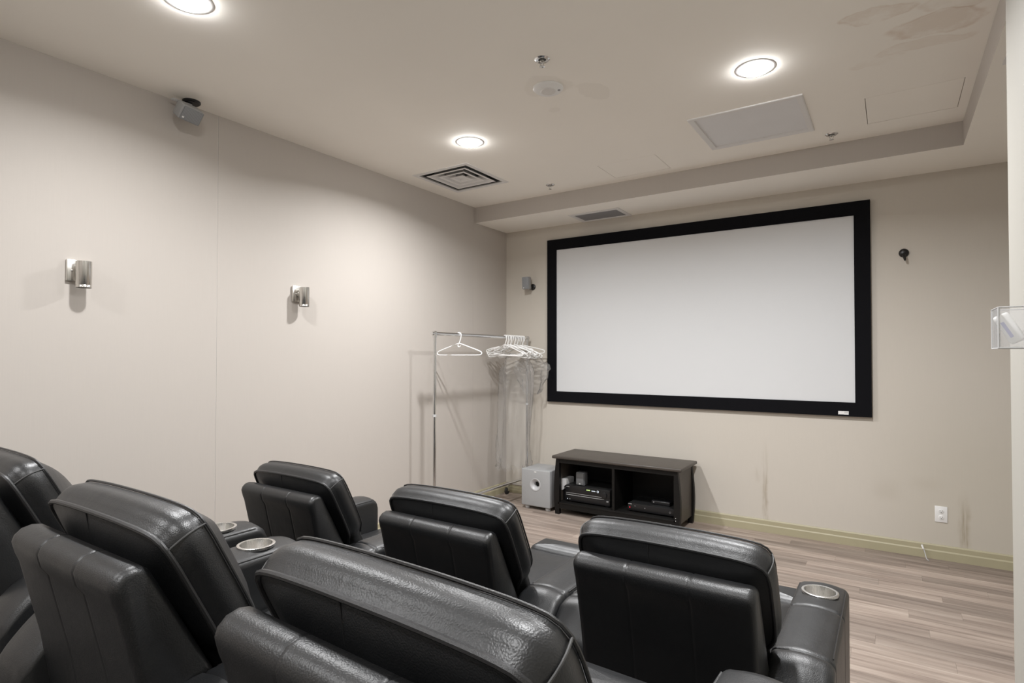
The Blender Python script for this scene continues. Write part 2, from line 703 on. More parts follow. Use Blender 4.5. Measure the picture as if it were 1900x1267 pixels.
# left wall with three strips of wallpaper
wl = struct(fin('wall_left', B(-.12, -.0022, YB, 0, 0, 2.95), M['whitetrim'], smooth=False))
for y0, y1 in ((YB, -2.977), (-2.9742, -.553), (-.5516, 0)):
    fin('wallpaper_panel', B(-.0022, 0, y0, y1, 0, 2.95), M['wall'], wl, smooth=False)
struct(fin('wall_back', B(-.12, XA + .1, 0, .12, 0, 2.95), M['wallback'], smooth=False))
struct(fin('wall_right', B(XR, XR + .14, YB, -2.40, 0, 2.95), M['wallright'], smooth=False))
struct(fin('wall_alcove', B(XA, XA + .1, YB, 0, 0, 2.95), M['wallright'], smooth=False))
struct(fin('wall_rear', B(-.12, XA + .1, YB - .1, YB, 0, 2.95), M['wall'], smooth=False))


# ceiling with openings
def grid_plane(x0, x1, y0, y1, z, holes):
    xs = sorted({x0, x1, *[h[0] for h in holes], *[h[1] for h in holes]})
    ys = sorted({y0, y1, *[h[2] for h in holes], *[h[3] for h in holes]})
    bm = bmesh.new()
    V = {}

    def v(a, b):
        if (a, b) not in V:
            V[(a, b)] = bm.verts.new((a, b, z))
        return V[(a, b)]
    for i in range(len(xs) - 1):
        for j in range(len(ys) - 1):
            cx, cy = (xs[i] + xs[i + 1]) / 2, (ys[j] + ys[j + 1]) / 2
            if any(h[0] < cx < h[1] and h[2] < cy < h[3] for h in holes):
                continue
            bm.faces.new((v(xs[i], ys[j]), v(xs[i], ys[j + 1]), v(xs[i + 1], ys[j + 1]), v(xs[i + 1], ys[j])))
    r = bmesh.ops.extrude_face_region(bm, geom=list(bm.faces))
    for e in r['geom']:
        if isinstance(e, bmesh.types.BMVert):
            e.co.z += .05
    return bm


hd = .064
DIF = (.18, .705, -1.555, -1.01)
PAN = (2.245, 2.855, -1.43, -.85)
AC1 = (1.455, 1.89, -.97, -.63)
AC2 = (3.127, 3.556, -1.18, -.77)
holes = [(x - hd, x + hd, y - hd, y + hd) for x, y in LIGHT_POS]
holes += [(DIF[0] + .03, DIF[1] - .03, DIF[2] + .03, DIF[3] - .03), (PAN[0] + .02, PAN[1] - .02, PAN[2] + .02, PAN[3] - .02), AC1, AC2]
ce = struct(fin('ceiling', grid_plane(0, XS, YB, YS, ZC, holes), M['ceil'], smooth=False))
bm = bmesh.new()
box(bm, 0, XA, YS, 0, ZS, 2.95)
for bm in (bm, B(XS, XA, YB, YS, ZS, 2.95)):
    o = fin('soffit', bm, M['ceil'], ce, smooth=False)
    o.data.materials.append(M['wall'])
    for p in o.data.polygons:
        p.material_index = 1 if abs(p.normal.z) < .5 else 0
fin('roof_void', B(0, XS, YB, YS, ZC + .16, ZC + .2), M['dark'], ce, smooth=False)

# baseboards: a stepped profile
prof = [(0, 0), (.016, 0), (.016, .052), (.011, .060), (.011, .088), (.006, .096), (0, .096)]
bm = loft(bmesh.new(), [[(x, -d, z) for d, z in prof] for x in (0.0, XA)])
struct(fin('baseboard_back', bm, M['base'], smooth=False))
bm = loft(bmesh.new(), [[(d, y, z) for d, z in prof] for y in (-3.5, -.016)])
struct(fin('baseboard_left', bm, M['base'], smooth=False))

# ------------------------------------------------------------------ ceiling fittings
ACC = [('near the left rear of the seats', 0)]
dl_labels = ['lit round recessed downlight at the top edge, above the left wall sconce', 'lit round recessed downlight just in front of the square louvred vent',
             'lit round recessed downlight over the large framed grille panel', 'lit round recessed downlight above the camera by the right wall',
             'lit round recessed downlight behind the rear row, left', 'lit round recessed downlight behind the rear row, right']
for (lx, ly), lab in zip(LIGHT_POS, dl_labels):
    t = thing('recessed_downlight', lab, 'ceiling light', (lx, ly, ZC), group='recessed ceiling downlights')
    fin('trim_ring', lathe(bmesh.new(), [(.067, .0), (.067, -.0022), (.090, -.0018), (.093, 0), (.093, .003), (.067, .003)], 40, close=True), M['whitetrim'], t)
    fin('lamp_face', lathe(bmesh.new(), [(.0665, .004), (.0665, -.004), (.062, -.012), (.050, -.018), (.030, -.021), (0, -.022)], 40), M['lamp'], t)

# square supply diffuser
cx, cy = (DIF[0] + DIF[1]) / 2, (DIF[2] + DIF[3]) / 2
hx, hy = (DIF[1] - DIF[0]) / 2, (DIF[3] - DIF[2]) / 2
t = thing('ceiling_diffuser', 'square white louvred air diffuser beside the left wall', 'vent', (cx, cy, ZC))


def sq(h, z, k=hy / hx):
    return [(-h, -h * k, z), (h, -h * k, z), (h, h * k, z), (-h, h * k, z)]


def ringsq(bm, seq):
    loft(bm, [sq(h, z) for h, z in seq] + [sq(*seq[0])], caps=False)
    bmesh.ops.remove_doubles(bm, verts=bm.verts, dist=1e-5)
    return bm


fin('frame', ringsq(bmesh.new(), [(hx, .003), (hx, -.004), (hx - .034, -.004), (hx - .034, .003)]), M['whitetrim'], t, smooth=False)
for h in (.190, .128, .066):
    fin('louvre', ringsq(bmesh.new(), [(h, -.003), (h - .024, -.002), (h - .056, .040), (h - .058, .043), (h - .024, .002)]), M['whitetrim'], t, smooth=False)
fin('centre_plate', B(-.030, .030, -.030, .030, .010, .014), M['whitetrim'], t, smooth=False)
bm = bmesh.new()
loft(bm, [sq(hx - .04, .004), sq(hx - .04, .12)], caps=False)
bm.faces.new([bm.verts.new(p) for p in sq(hx - .04, .12)])
fin('duct_box', bm, M['duct'], t, smooth=False)

# large return grille
cx, cy = (PAN[0] + PAN[1]) / 2, (PAN[2] + PAN[3]) / 2
hx, hy = (PAN[1] - PAN[0]) / 2, (PAN[3] - PAN[2]) / 2
t = thing('ceiling_grille', 'large square white-framed grille panel beneath the right ceiling lamp', 'vent', (cx, cy, ZC))
bm = bmesh.new()


def rq(bm, seq):
    loft(bm, [[(-a, -b, z), (a, -b, z), (a, b, z), (-a, b, z)] for a, b, z in seq + [seq[0]]], caps=False)
    bmesh.ops.remove_doubles(bm, verts=bm.verts, dist=1e-5)
    return bm


fin('frame', rq(bm, [(hx, hy, .002), (hx, hy, -.006), (hx - .006, hy - .006, -.008), (hx - .032, hy - .032, -.006), (hx - .036, hy - .036, .008), (hx - .03, hy - .03, .008)]), M['whitetrim'], t, smooth=False)
fin('grille_face', B(-hx + .031, hx - .031, -hy + .031, hy - .031, .004, .010), M['grille'], t, smooth=False)

# two flush access hatches
for q, lab in ((AC1, 'flush rectangular painted access hatch above the projection screen'), (AC2, 'flush rectangular painted access hatch by the water stain')):
    t = thing('access_hatch', lab, 'hatch', ((q[0] + q[1]) / 2, (q[2] + q[3]) / 2, ZC))
    a, b = (q[1] - q[0]) / 2, (q[3] - q[2]) / 2
    fin('hatch_panel', B(-a + .003, a - .003, -b + .003, b - .003, .0005, .012), M['ceil'], t, smooth=False)
    fin('gap_backing', B(-a - .01, a + .01, -b - .01, b + .01, .0505, .056), M['ceil'], t, smooth=False)

# soffit vents
t = thing('soffit_vent', 'small white-framed rectangular vent in the soffit above the screen', 'vent', (1.105, -.165, ZS))
fin('frame', rq(bmesh.new(), [(.235, .155, .0), (.235, .155, -.006), (.205, .118, -.008), (.195, .110, -.001), (.2, .115, 0)]), M['whitetrim'], t, smooth=False)
for k in range(11):
    yy = -.10 + k * .02
    fin('slat', B(-.197, .197, yy, yy + .013, -.004, -.0025), M['greyprint'], t, smooth=False)
fin('vent_backing', B(-.198, .198, -.112, .112, -.0012, -.0002), M['duct'], t, smooth=False)
t = thing('soffit_vent', 'pale vent plate in the right soffit, half hidden by the right wall edge', 'vent', (3.93, -1.76, ZS))
fin('frame', rq(bmesh.new(), [(.29, .145, .0), (.29, .145, -.006), (.265, .12, -.008), (.26, .115, -.001), (.265, .12, 0)]), M['whitetrim'], t, smooth=False)
fin('vent_face', B(-.263, .263, -.118, .118, -.004, -.001), M['palegrey'], t, smooth=False)

# round detector
t = thing('smoke_detector', 'flat round white detector in the middle of the ceiling', 'detector', (1.765, -2.226, ZC))
fin('cover', lathe(bmesh.new(), [(0, 0), (.078, 0), (.078, -.006), (.070, -.014), (.040, -.018), (0, -.018)], 40), M['white'], t)
fin('sensor_face', lathe(bmesh.new(), [(0, -.0175), (.040, -.0175), (.036, -.022), (0, -.022)], 32), M['detector'], t)
fin('indicator', lathe(bmesh.new(), [(0, -.012), (.007, -.012), (.007, -.018), (0, -.018)], 12, Matrix.Translation((.052, .022, 0))), M['greyprint'], t)

# sprinklers
for (sx, sy), lab in (((1.884, -2.489), 'chrome sprinkler head nearest, above the round detector'), ((2.935, -.712), 'chrome sprinkler head right of the large ceiling grille'), ((.941, -.758), 'chrome sprinkler head near the back left corner')):
    t = thing('sprinkler', lab, 'sprinkler', (sx, sy, ZC), group='pendant ceiling sprinklers')
    fin('escutcheon', lathe(bmesh.new(), [(.016, .0), (.019, -.004), (.030, -.006), (.036, -.001), (.036, 0)], 28), M['chrome'], t)
    fin('recess', lathe(bmesh.new(), [(0, -.0015), (.018, -.0015), (.018, -.003), (0, -.003)], 20), M['blackmetal'], t)
    bm = lathe(bmesh.new(), [(0, -.002), (.010, -.002), (.010, -.012), (.006, -.014), (.004, -.016), (0, -.016)], 16)
    for s in (-1, 1):
        tube(bm, [(.009 * s, 0, -.010), (.011 * s, 0, -.020), (.003 * s, 0, -.034)], .0022, 6)
    fin('nozzle_frame', bm, M['nickel'], t)
    fin('deflector', lathe(bmesh.new(), [(0, -.033), (.013, -.033), (.013, -.035), (0, -.037)], 16), M['chrome'], t)

# ------------------------------------------------------------------ projection screen
SX0, SX1, SZ0, SZ1, SB = .4915, 3.118, .923, 2.4616, .0998
t = thing('projection_screen', 'large wall-mounted projection screen with wide black velvet border', 'projection screen', ((SX0 + SX1) / 2, 0, SZ0))
a, h = (SX1 - SX0) / 2, SZ1 - SZ0
fin('screen_fabric', B(-a + SB - .004, a - SB + .004, -.022, -.006, SB - .004, h - SB + .004), M['screen'], t, smooth=False)


def bar(p):
    """mitred border bar from four front corners"""
    bm = bmesh.new()
    loft(bm, [[(x, -.034 if i in (2, 3) else -.030, z) for i, (x, z) in enumerate(p)], [(x, -.001, z) for x, z in p]])
    return bm


for p in ([(-a, 0), (a, 0), (a - SB, SB), (-a + SB, SB)], [(a, 0), (a, h), (a - SB, h - SB), (a - SB, SB)],
          [(a, h), (-a, h), (-a + SB, h - SB), (a - SB, h - SB)], [(-a, h), (-a, 0), (-a + SB, SB), (-a + SB, h - SB)]):
    bm = bmesh.new()
    loft(bm, [[(x, -.030, z) for x, z in p], [(x, -.001, z) for x, z in p]])
    fin('border_bar', bm, M['velvet'], t, smooth=False)
lb = fin('maker_plate', B(2.912 - (SX0 + SX1) / 2, 2.977 - (SX0 + SX1) / 2, -.0315, -.0302, .957 - SZ0 - .022, .957 - SZ0 + .003), M['white'], t, smooth=False)
lb['label'] = 'small white maker plate'
bm = bmesh.new()
px = 2.912 - (SX0 + SX1) / 2
box(bm, px + .038, px + .062, -.0318, -.0316, .0285, .032)
box(bm, px + .038, px + .060, -.0318, -.0316, .021, .0225)
for k in range(5):
    box(bm, px + .006 + k * .006, px + .010 + k * .006, -.0318, -.0316, .013, .0155)
fin('print', bm, M['greyprint'], lb, smooth=False)

# ------------------------------------------------------------------ sconces
for (sy, lab) in ((-3.651, 'brushed nickel cylinder wall sconce, left one nearer the camera'), (-2.434, 'brushed nickel cylinder wall sconce between wallpaper seam and clothes rack')):
    t = thing('wall_sconce', lab, 'wall lamp', (0, sy, 1.735), group='cylinder wall sconces')
    bm = bmesh.new()
    box(bm, .0, .016, -.052, .052, -.030, .072, bev=.004)
    fin('back_plate', bm, M['nickel'], t)
    for yy in (-.030, .030):
        fin('screw', lathe(bmesh.new(), [(0, .0), (.006, .0), (.005, .004), (0, .006)], 12, Matrix.Translation((.016, yy, .02)) @ Matrix.Rotation(PI / 2, 4, 'Y')), M['chrome'], t)
    fin('arm', B(.014, .034, -.012, .012, .005, .035, bev=.003), M['nickel'], t)
    fin('shade', lathe(bmesh.new(), [(.0295, .062), (.032, .062), (.032, -.0485), (.0312, -.0495), (.0312, -.0505), (.032, -.0515), (.032, -.062), (.0295, -.062)], 40, Matrix.Translation((.064, 0, 0)), close=True), M['nickel'], t)
    fin('lamp_insert', lathe(bmesh.new(), [(0, .05), (.029, .05), (.029, -.05), (0, -.05)], 24, Matrix.Translation((.064, 0, 0))), M['blackmetal'], t)

# ------------------------------------------------------------------ small speakers and mounts
t = thing('satellite_speaker', 'grey satellite speaker hung at the ceiling line of the left wall', 'speaker', (.06, -3.19, ZC))
fin('mount_disc', lathe(bmesh.new(), [(0, 0), (.045, 0), (.045, -.008), (.038, -.014), (0, -.014)], 28, Matrix.Translation((.0, .03, 0))), M['black'], t)
bm = tube(bmesh.new(), [(0, .03, -.012), (.0, .0, -.026), (.02, -.02, -.048), (.03, -.01, -.072)], .009, 8)
fin('bracket', bm, M['black'], t)
fin('bracket_arm', B(-.012, .012, -.075, .03, -.028, -.018, bev=.004), M['palegrey'], t)
MS = Matrix.Translation((.055, -.012, -.092)) @ Matrix.Rotation(math.radians(6), 4, 'Z') @ Matrix.Rotation(math.radians(38), 4, 'Y') @ Matrix.Rotation(math.radians(-3), 4, 'X')
fin('cabinet', B(-.040, .030, -.058, .058, -.040, .040, bev=.010, seg=3, M=MS), M['grey'], t)
fin('grille', B(.0305, .036, -.054, .054, -.036, .036, bev=.004, M=MS), M['greyperf'], t)
fin('badge', B(.0362, .0375, -.046, -.036, -.026, -.018, M=MS), M['white'], t, smooth=False)

t = thing('satellite_speaker', 'small grey satellite speaker on the wall left of the screen', 'speaker', (.305, 0, 2.04))
fin('mount_disc', lathe(bmesh.new(), [(0, 0), (.030, 0), (.030, .008), (.022, .014), (0, .014)], 24, Matrix.Translation((.01, 0, -.01)) @ Matrix.Rotation(PI / 2, 4, 'X')), M['black'], t)
fin('bracket', tube(bmesh.new(), [(.01, -.012, -.01), (.012, -.03, -.030), (.006, -.042, -.035), (.0, -.05, -.005)], .008, 8), M['black'], t)
MS = Matrix.Translation((-.012, -.085, .022)) @ Matrix.Rotation(math.radians(10), 4, 'Z') @ Matrix.Rotation(math.radians(6), 4, 'X')
fin('cabinet', B(-.036, .036, -.028, .036, -.060, .060, bev=.009, seg=3, M=MS), M['grey'], t)
fin('grille', B(-.033, .033, -.034, -.0285, -.056, .056, bev=.003, M=MS), M['greyperf'], t)
fin('badge', B(-.022, -.014, -.0355, -.0342, -.050, -.042, M=MS), M['white'], t, smooth=False)

t = thing('speaker_mount', 'empty black round speaker bracket on the wall right of the screen', 'bracket', (3.313, 0, 2.066))
fin('mount_disc', lathe(bmesh.new(), [(0, 0), (.030, 0), (.030, .006), (.024, .014), (.010, .018), (0, .018)], 28, Matrix.Rotation(PI / 2, 4, 'X')), M['black'], t)
fin('bracket', tube(bmesh.new(), [(0, -.014, -.012), (.002, -.040, -.030), (.006, -.050, -.058)], [.010, .010, .006], 10), M['black'], t)
fin('screw', lathe(bmesh.new(), [(0, 0), (.006, 0), (.004, .005), (0, .006)], 12, Matrix.Translation((-.003, -.024, -.020)) @ Matrix.Rotation(PI / 2, 4, 'X')), M['chrome'], t)

# ------------------------------------------------------------------ outlet and cable end
t = thing('power_outlet', 'white duplex power outlet low on the back wall', 'outlet', (3.503, 0, .300))
fin('cover_plate', B(-.034, .034, -.005, 0, -.053, .053, bev=.002), M['white'], t)
for dz in (.021, -.021):
    rc = fin('receptacle', lathe(bmesh.new(), [(0, .0), (.0155, .0), (.0155, .0065), (.0145, .0072), (0, .0072)], 24, Matrix.Translation((0, 0, dz)) @ Matrix.Rotation(PI / 2, 4, 'X')), M['white'], t)
    bm = bmesh.new()
    for xx in (-.006, .006):
        box(bm, xx - .001, xx + .001, -.0078, -.0070, dz - .001, dz + .007)
    lathe(bm, [(0, 0), (.0025, 0), (.0025, .001), (0, .001)], 10, Matrix.Translation((0, -.0070, dz - .007)) @ Matrix.Rotation(PI / 2, 4, 'X'))
    fin('slot', bm, M['blackmetal'], rc, smooth=False)
t = thing('cable_end', 'loose white cable end poking out above the baseboard', 'cable', (3.395, -.012, .085))
fin('connector', tube(bmesh.new(), [(0, -.012, .0), (.004, -.018, -.012), (.009, -.022, -.024)], .0055, 8), M['white'], t)
fin('cord', tube(bmesh.new(), [(.009, -.022, -.022), (.016, -.028, -.045), (.024, -.050, -.078), (.034, -.075, -.0815)], .003, 6), M['palegrey'], t)

# ------------------------------------------------------------------ acrylic holder on the right wall
t = thing('acrylic_holder', 'clear acrylic box fixed to the right wall', 'holder', (XR, -2.99, 1.37))
D, W2, H2, th = .105, .052, .096, .0035
bm = bmesh.new()
box(bm, -D, -D + th, -W2, W2, 0, H2)
box(bm, -D, 0, -W2, -W2 + th, 0, H2)
box(bm, -D, 0, W2 - th, W2, 0, H2)
box(bm, -D, 0, -W2, W2, 0, th)
box(bm, -th, 0, -W2 - .01, W2 + .02, -.008, H2 + .012)
fin('clear_case', bm, M['acrylic'], t, smooth=False)
bm = bmesh.new()
for yy in (-W2, W2):
    tube(bm, [(-D, yy, 0), (-D, yy, H2)], .0018, 6)
    tube(bm, [(-D, yy, H2), (0, yy, H2)], .0015, 6)
    tube(bm, [(-D, yy, .001), (0, yy, .001)], .0018, 6)
tube(bm, [(-D, -W2, 0), (-D, W2, 0)], .0018, 6)
tube(bm, [(-D, -W2, H2), (-D, W2, H2)], .0015, 6)
fin('polished_edge', bm, M['palegrey'], t)
t2 = thing('remote_handset', 'white handset leaning inside the clear wall box', 'remote', (XR - .060, -2.995, 1.374))
MR = Matrix.Rotation(math.radians(-28), 4, 'Y')
fin('body', B(-.016, .016, -.008, .008, .004, .078, bev=.006, seg=3, M=Matrix.Translation((0, 0, .008)) @ MR), M['white'], t2)
fin('lettering_strip', B(-.010, -.003, -.0095, -.0082, .020, .060, M=Matrix.Translation((0, 0, .008)) @ MR), M['blueprint'], t2, smooth=False)
pts = []
for k in range(150):
    a_ = k * 2 * PI / 12
    pts.append((.020 + .007 * math.cos(a_), -.004 + .007 * math.sin(a_), .012 + k * .00040))
cc = tag(fin('coiled_cord', tube(bmesh.new(), pts, .0014, 6), M['blackmetal']), 'dark coiled cord inside the clear wall box', 'cord')
cc.location = (XR - .060, -2.995, 1.374)

# ------------------------------------------------------------------ subwoofer
t = thing('subwoofer', 'grey cube subwoofer with round port, left of the black stand', 'speaker', (.611, -.30, 0))
MP = Matrix.Translation((.0, -.146, .222)) @ Matrix.Rotation(PI / 2, 4, 'X')
cab = mesh_with_hole(B(-.146, .146, -.146, .146, .030, .352, bev=.008, seg=3), MP @ Matrix.Translation((0, 0, -.05)), .050, 0, .08)
setmat(cab, M['grey'])
link(bpy.data.objects.new('cabinet', cab), t)
fin('port_horn', lathe(bmesh.new(), [(.055, .0), (.054, .003), (.050, .0035), (.044, .000), (.034, -.010), (.026, -.022), (.022, -.036), (.0215, -.048)], 44, MP), M['silverport'], t)
fin('port_throat', lathe(bmesh.new(), [(0, -.046), (.0225, -.046), (.0225, -.049), (0, -.049)], 32, MP), M['dark'], t)
fin('badge', B(-.010, .010, -.148, -.1455, .330, .336), M['white'], t, smooth=False)
for sx in (-1, 1):
    for sy in (-1, 1):
        fin('foot', lathe(bmesh.new(), [(0, 0), (.019, 0), (.022, .006), (.022, .026), (.018, .031), (0, .031)], 20, Matrix.Translation((.105 * sx, .105 * sy, 0))), M['palegrey'], t)

# ------------------------------------------------------------------ media stand
TX0, TX1, TY0, TY1, TZ = .785, 1.907, -.465, -.035, .500
t = thing('media_stand', 'low black wooden media stand under the projection screen', 'tv stand', ((TX0 + TX1) / 2, (TY0 + TY1) / 2, 0))
a, b = (TX1 - TX0) / 2, (TY1 - TY0) / 2
fin('top', B(-a, a, -b, b, TZ - .026, TZ, bev=.009, seg=3), M['topwood'], t)
for sx in (-1, 1):
    for sy in (-1, 1):
        st = []
        for k in range(11):
            z = (TZ - .026) * k / 10
            bow = .020 * math.sin(PI * min(1, k / 10 * .9 + .12))
            xo = sx * (a - .034 + bow)
            xi = sx * (a - .034 - .030)
            yo = sy * (b - .018)
            yi = sy * (b - .018 - .035)
            ring = [(xo, yo, z), (xi, yo, z), (xi, yi, z), (xo, yi, z)]
            st.append(ring)
        fin('leg', loft(bmesh.new(), st), M['blackwood'], t, smooth=True, angle=35)
    fin('side_panel', B(sx * (a - .052), sx * (a - .034), -b + .05, b - .05, .06, TZ - .027), M['topwood'], t, smooth=False)
fin('bottom_shelf', B(-a + .052, a - .052, -b + .018, b - .02, .086, .104, bev=.002), M['blackwood'], t)
fin('front_rail', B(-a + .062, a - .062, -b + .020, -b + .036, .050, .086), M['blackwood'], t, smooth=False)
fin('apron', B(-a + .062, a - .062, -b + .020, -b + .036, TZ - .060, TZ - .0265), M['blackwood'], t, smooth=False)
fin('divider', B(-.011, .011, -b + .022, b - .02, .1045, TZ - .0265), M['blackwood'], t, smooth=False)
fin('back_panel', B(-a + .052, a - .052, b - .018, b - .010, .09, TZ - .03), M['blackwood'], t, smooth=False)
bm = bmesh.new()
for z in (.12, .10):
    lathe(bm, [(0, 0), (.003, 0), (.003, .0015), (0, .002)], 8, Matrix.Translation((a - .050, -b + .0178, z)) @ Matrix.Rotation(PI / 2, 4, 'X'))
fin('screw_cap', bm, M['mark'], t)

# receiver
RX0, RX1, RY0, RZ0, RZ1 = .880, 1.292, -.385, .1045, .246
t = thing('av_receiver', 'black receiver with lit display in the left bay of the stand', 'receiver', ((RX0 + RX1) / 2, RY0, RZ0))
a, h = (RX1 - RX0) / 2, RZ1 - RZ0
fin('chassis', B(-a, a, .006, .29, .010, h, bev=.003), M['blackmetal'], t)
fin('front_panel_lower', B(-a, a, -.004, .006, .010, .062, bev=.002), M['black'], t)
fin('front_panel_upper', B(-a, a, -.002, .006, .074, h, bev=.002), M['black'], t)
fin('front_groove', B(-a + .004, a - .004, .001, .006, .062, .074), M['black'], t, smooth=False)
bm = bmesh.new()
box(bm, -a + .006, a - .05, -.0045, -.003, .0595, .062)
box(bm, -a + .006, a - .05, -.003, -.0015, .075, .077)
fin('trim_line', bm, M['mark'], t, smooth=False)
bm = bmesh.new()
for xx, r in ((-a + .050, .0), (a - .050, .026)):
    if r:
        lathe(bm, [(0, 0), (r, 0), (r * .96, .012), (r * .7, .014), (0, .014)], 28, Matrix.Translation((xx, -.002, .096)) @ Matrix.Rotation(PI / 2, 4, 'X'))
fin('volume_knob', bm, M['black'], t)
fin('display_window', B(-.02, a - .085, -.0034, -.0022, .112, .136), M['dark'], t, smooth=False)
bm = bmesh.new()
for k in range(5):
    box(bm, -.006 + k * .007, -.001 + k * .007, -.0042, -.0035, .116, .124)
fin('display_text', bm, M['green'], t, smooth=False)
bm = bmesh.new()
for k in range(6):
    box(bm, .042 + k * .006, .046 + k * .006, -.0042, -.0035, .114, .122 - (k % 2) * .002)
lathe(bm, [(.006, 0), (.009, 0), (.009, .0008), (.006, .0008)], 20, Matrix.Translation((.098, -.0034, .118)) @ Matrix.Rotation(PI / 2, 4, 'X'), close=True)
fin('display_symbol', bm, M['cyan'], t, smooth=False)
bm = bmesh.new()
for k in range(7):
    box(bm, -a + .008 + k * .0042, -a + .0112 + k * .0042, -.0028, -.0021, .126, .1305)
for k in range(4):
    box(bm, -a + .034 + k * .004, -a + .037 + k * .004, -.0048, -.0041, .024, .0265)
box(bm, a - .03, a - .012, -.0048, -.0041, .050, .053)
box(bm, a - .03, a - .012, -.0048, -.0041, .043, .0455)
fin('lettering', bm, M['mark'], t, smooth=False)
fin('power_led', lathe(bmesh.new(), [(0, 0), (.003, 0), (.003, .001), (0, .001)], 10, Matrix.Translation((-a + .020, -.0042, .026)) @ Matrix.Rotation(PI / 2, 4, 'X')), M['cyan'], t)
for xx in (-.17, .17):
    for yy in (.03, .26):
        fin('foot', lathe(bmesh.new(), [(0, 0), (.018, 0), (.018, .010), (0, .010)], 16, Matrix.Translation((xx, yy, 0))), M['black'], t)

# centre speaker box on receiver, lying pale speaker
t = thing('satellite_speaker', 'grey square satellite speaker standing on the black receiver', 'speaker', (1.003, -.325, RZ1))
fin('cabinet', B(-.040, .040, -.030, .042, .0, .112, bev=.008, seg=3), M['darkgrey'], t)
fin('grille', B(-.036, .036, -.0365, -.0305, .006, .106, bev=.004), M['darkperf'], t)
fin('badge', B(-.007, .007, -.0385, -.0367, .012, .019), M['white'], t, smooth=False)
t = thing('satellite_speaker', 'pale grey curved satellite speaker behind left of the receiver', 'speaker', (.855, -.330, .1045))
ol = [(-.034, 0), (.030, 0), (.034, .05), (.034, .06), (-.036, .06), (-.036, .03)]
bm = bmesh.new()
pr_ = [(-.030, .095), (-.034, .13), (-.034, .178), (-.028, .186), (.026, .188), (.030, .180), (.030, .140), (.005, .125), (.002, .098), (-.012, .088)]
loft(bm, [[(x, y, z - .0) for x, z in pr_] for y in (-.050, .09)])
fin('cabinet', bm, M['palegrey'], t)
fin('rear_stack', B(-.022, .018, -.02, .08, .0, .10, bev=.006), M['black'], t)

# disc player + small box on it
BX0, BX1 = 1.450, 1.829
t = thing('disc_player', 'slim black disc player in the right bay of the stand', 'disc player', ((BX0 + BX1) / 2, -.385, .1045))
a = (BX1 - BX0) / 2
fin('chassis', B(-a, a, .004, .24, .010, .066, bev=.002), M['blackmetal'], t)
fin('front_panel', B(-a, a, -.003, .004, .010, .067, bev=.002), M['black'], t)
bm = bmesh.new()
for k in range(5):
    box(bm, -a + .004 + k * .0058, -a + .0085 + k * .0058, -.0038, -.0031, .058, .062)
box(bm, -a + .055, -a + .065, -.0038, -.0031, .047, .0485)
box(bm, -.05, -.045, -.0038, -.0031, .038, .043)
for dx, dz in ((0, .006), (0, -.006), (.006, 0), (-.006, 0)):
    box(bm, a - .035 + dx - .0013, a - .035 + dx + .0013, -.0038, -.0031, .036 + dz - .0013, .036 + dz + .0013)
fin('lettering', bm, M['mark'], t, smooth=False)
fin('standby_led', B(-a + .012, -a + .019, -.0040, -.0031, .028, .038), M['red'], t, smooth=False)
for xx in (-.15, .15):
    for yy in (.03, .2):
        fin('foot', lathe(bmesh.new(), [(0, 0), (.014, 0), (.014, .010), (0, .010)], 14, Matrix.Translation((xx, yy, 0))), M['black'], t)
t = thing('set_top_box', 'small black box lying on top of the slim disc player', 'set-top box', (1.70, -.28, .1715))
fin('case', B(-.075, .075, -.05, .07, 0, .030, bev=.006, seg=3), M['black'], t)
fin('status_mark', B(-.060, -.052, -.0512, -.0502, .017, .021), M['mark'], t, smooth=False)

# ------------------------------------------------------------------ clothes rack
RXC, RYN, RYF, RZT, RZB = .30, -1.43, -.086, 1.527, .186
t = thing('clothes_rack', 'chrome rolling clothes rack standing in the back left corner', 'clothes rack', (RXC, (RYN + RYF) / 2, 0))
L = (RYF - RYN) / 2
fin('top_rail', tube(bmesh.new(), [(0, -L - .035, RZT), (0, L + .03, RZT)], .0135, 14), M['chrome'], t)
fin('bottom_rail', tube(bmesh.new(), [(0, -L, RZB), (0, L, RZB)], .0115, 12), M['chrome'], t)
for s in (-1, 1):
    bm = tube(bmesh.new(), [(0, s * L, .105), (0, s * L, RZT)], .0125, 14)
    fin('pole', bm, M['chrome'], t)
    bm = tube(bmesh.new(), [(0, s * L, .885), (0, s * L, .905)], .0155, 14)
    fin('collar', bm, M['palegrey'], t)
    fin('top_bracket', lathe(bmesh.new(), [(0, -.03), (.017, -.03), (.017, .016), (.012, .02), (0, .02)], 16, Matrix.Translation((0, s * L, RZT))), M['chrome'], t)
    fin('base_bar', tube(bmesh.new(), [(-.235, s * L, .105), (.235, s * L, .105)], .0125, 12), M['chrome'], t)
    for q in (-1, 1):
        c = fin('caster', lathe(bmesh.new(), [(0, -.010), (.020, -.012), (.030, -.010), (.032, -.004), (.032, .004), (.030, .010), (.020, .012), (0, .010)], 24,
                                Matrix.Translation((.225 * q, s * L - .012, .032)) @ Matrix.Rotation(PI / 2, 4, 'Y')), M['tyre'], t)
        bm = bmesh.new()
        box(bm, .225 * q - .016, .225 * q - .0135, s * L - .02, s * L + .012, .030, .082)
        box(bm, .225 * q + .0135, .225 * q + .016, s * L - .02, s * L + .012, .030, .082)
        box(bm, .225 * q - .016, .225 * q + .016, s * L - .02, s * L + .012, .078, .086)
        tube(bm, [(.225 * q, s * L, .084), (.225 * q, s * L, .10)], .006, 8)
        fin('fork', bm, M['chrome'], c)


def hook_pts(r=.017, n=10):
    pts = []
    for k in range(n + 1):
        a_ = math.radians(-35 + 215 * k / n)
        pts.append((-r * math.cos(a_) * 1.0, 0, r * math.sin(a_)))
    return pts[::-1]


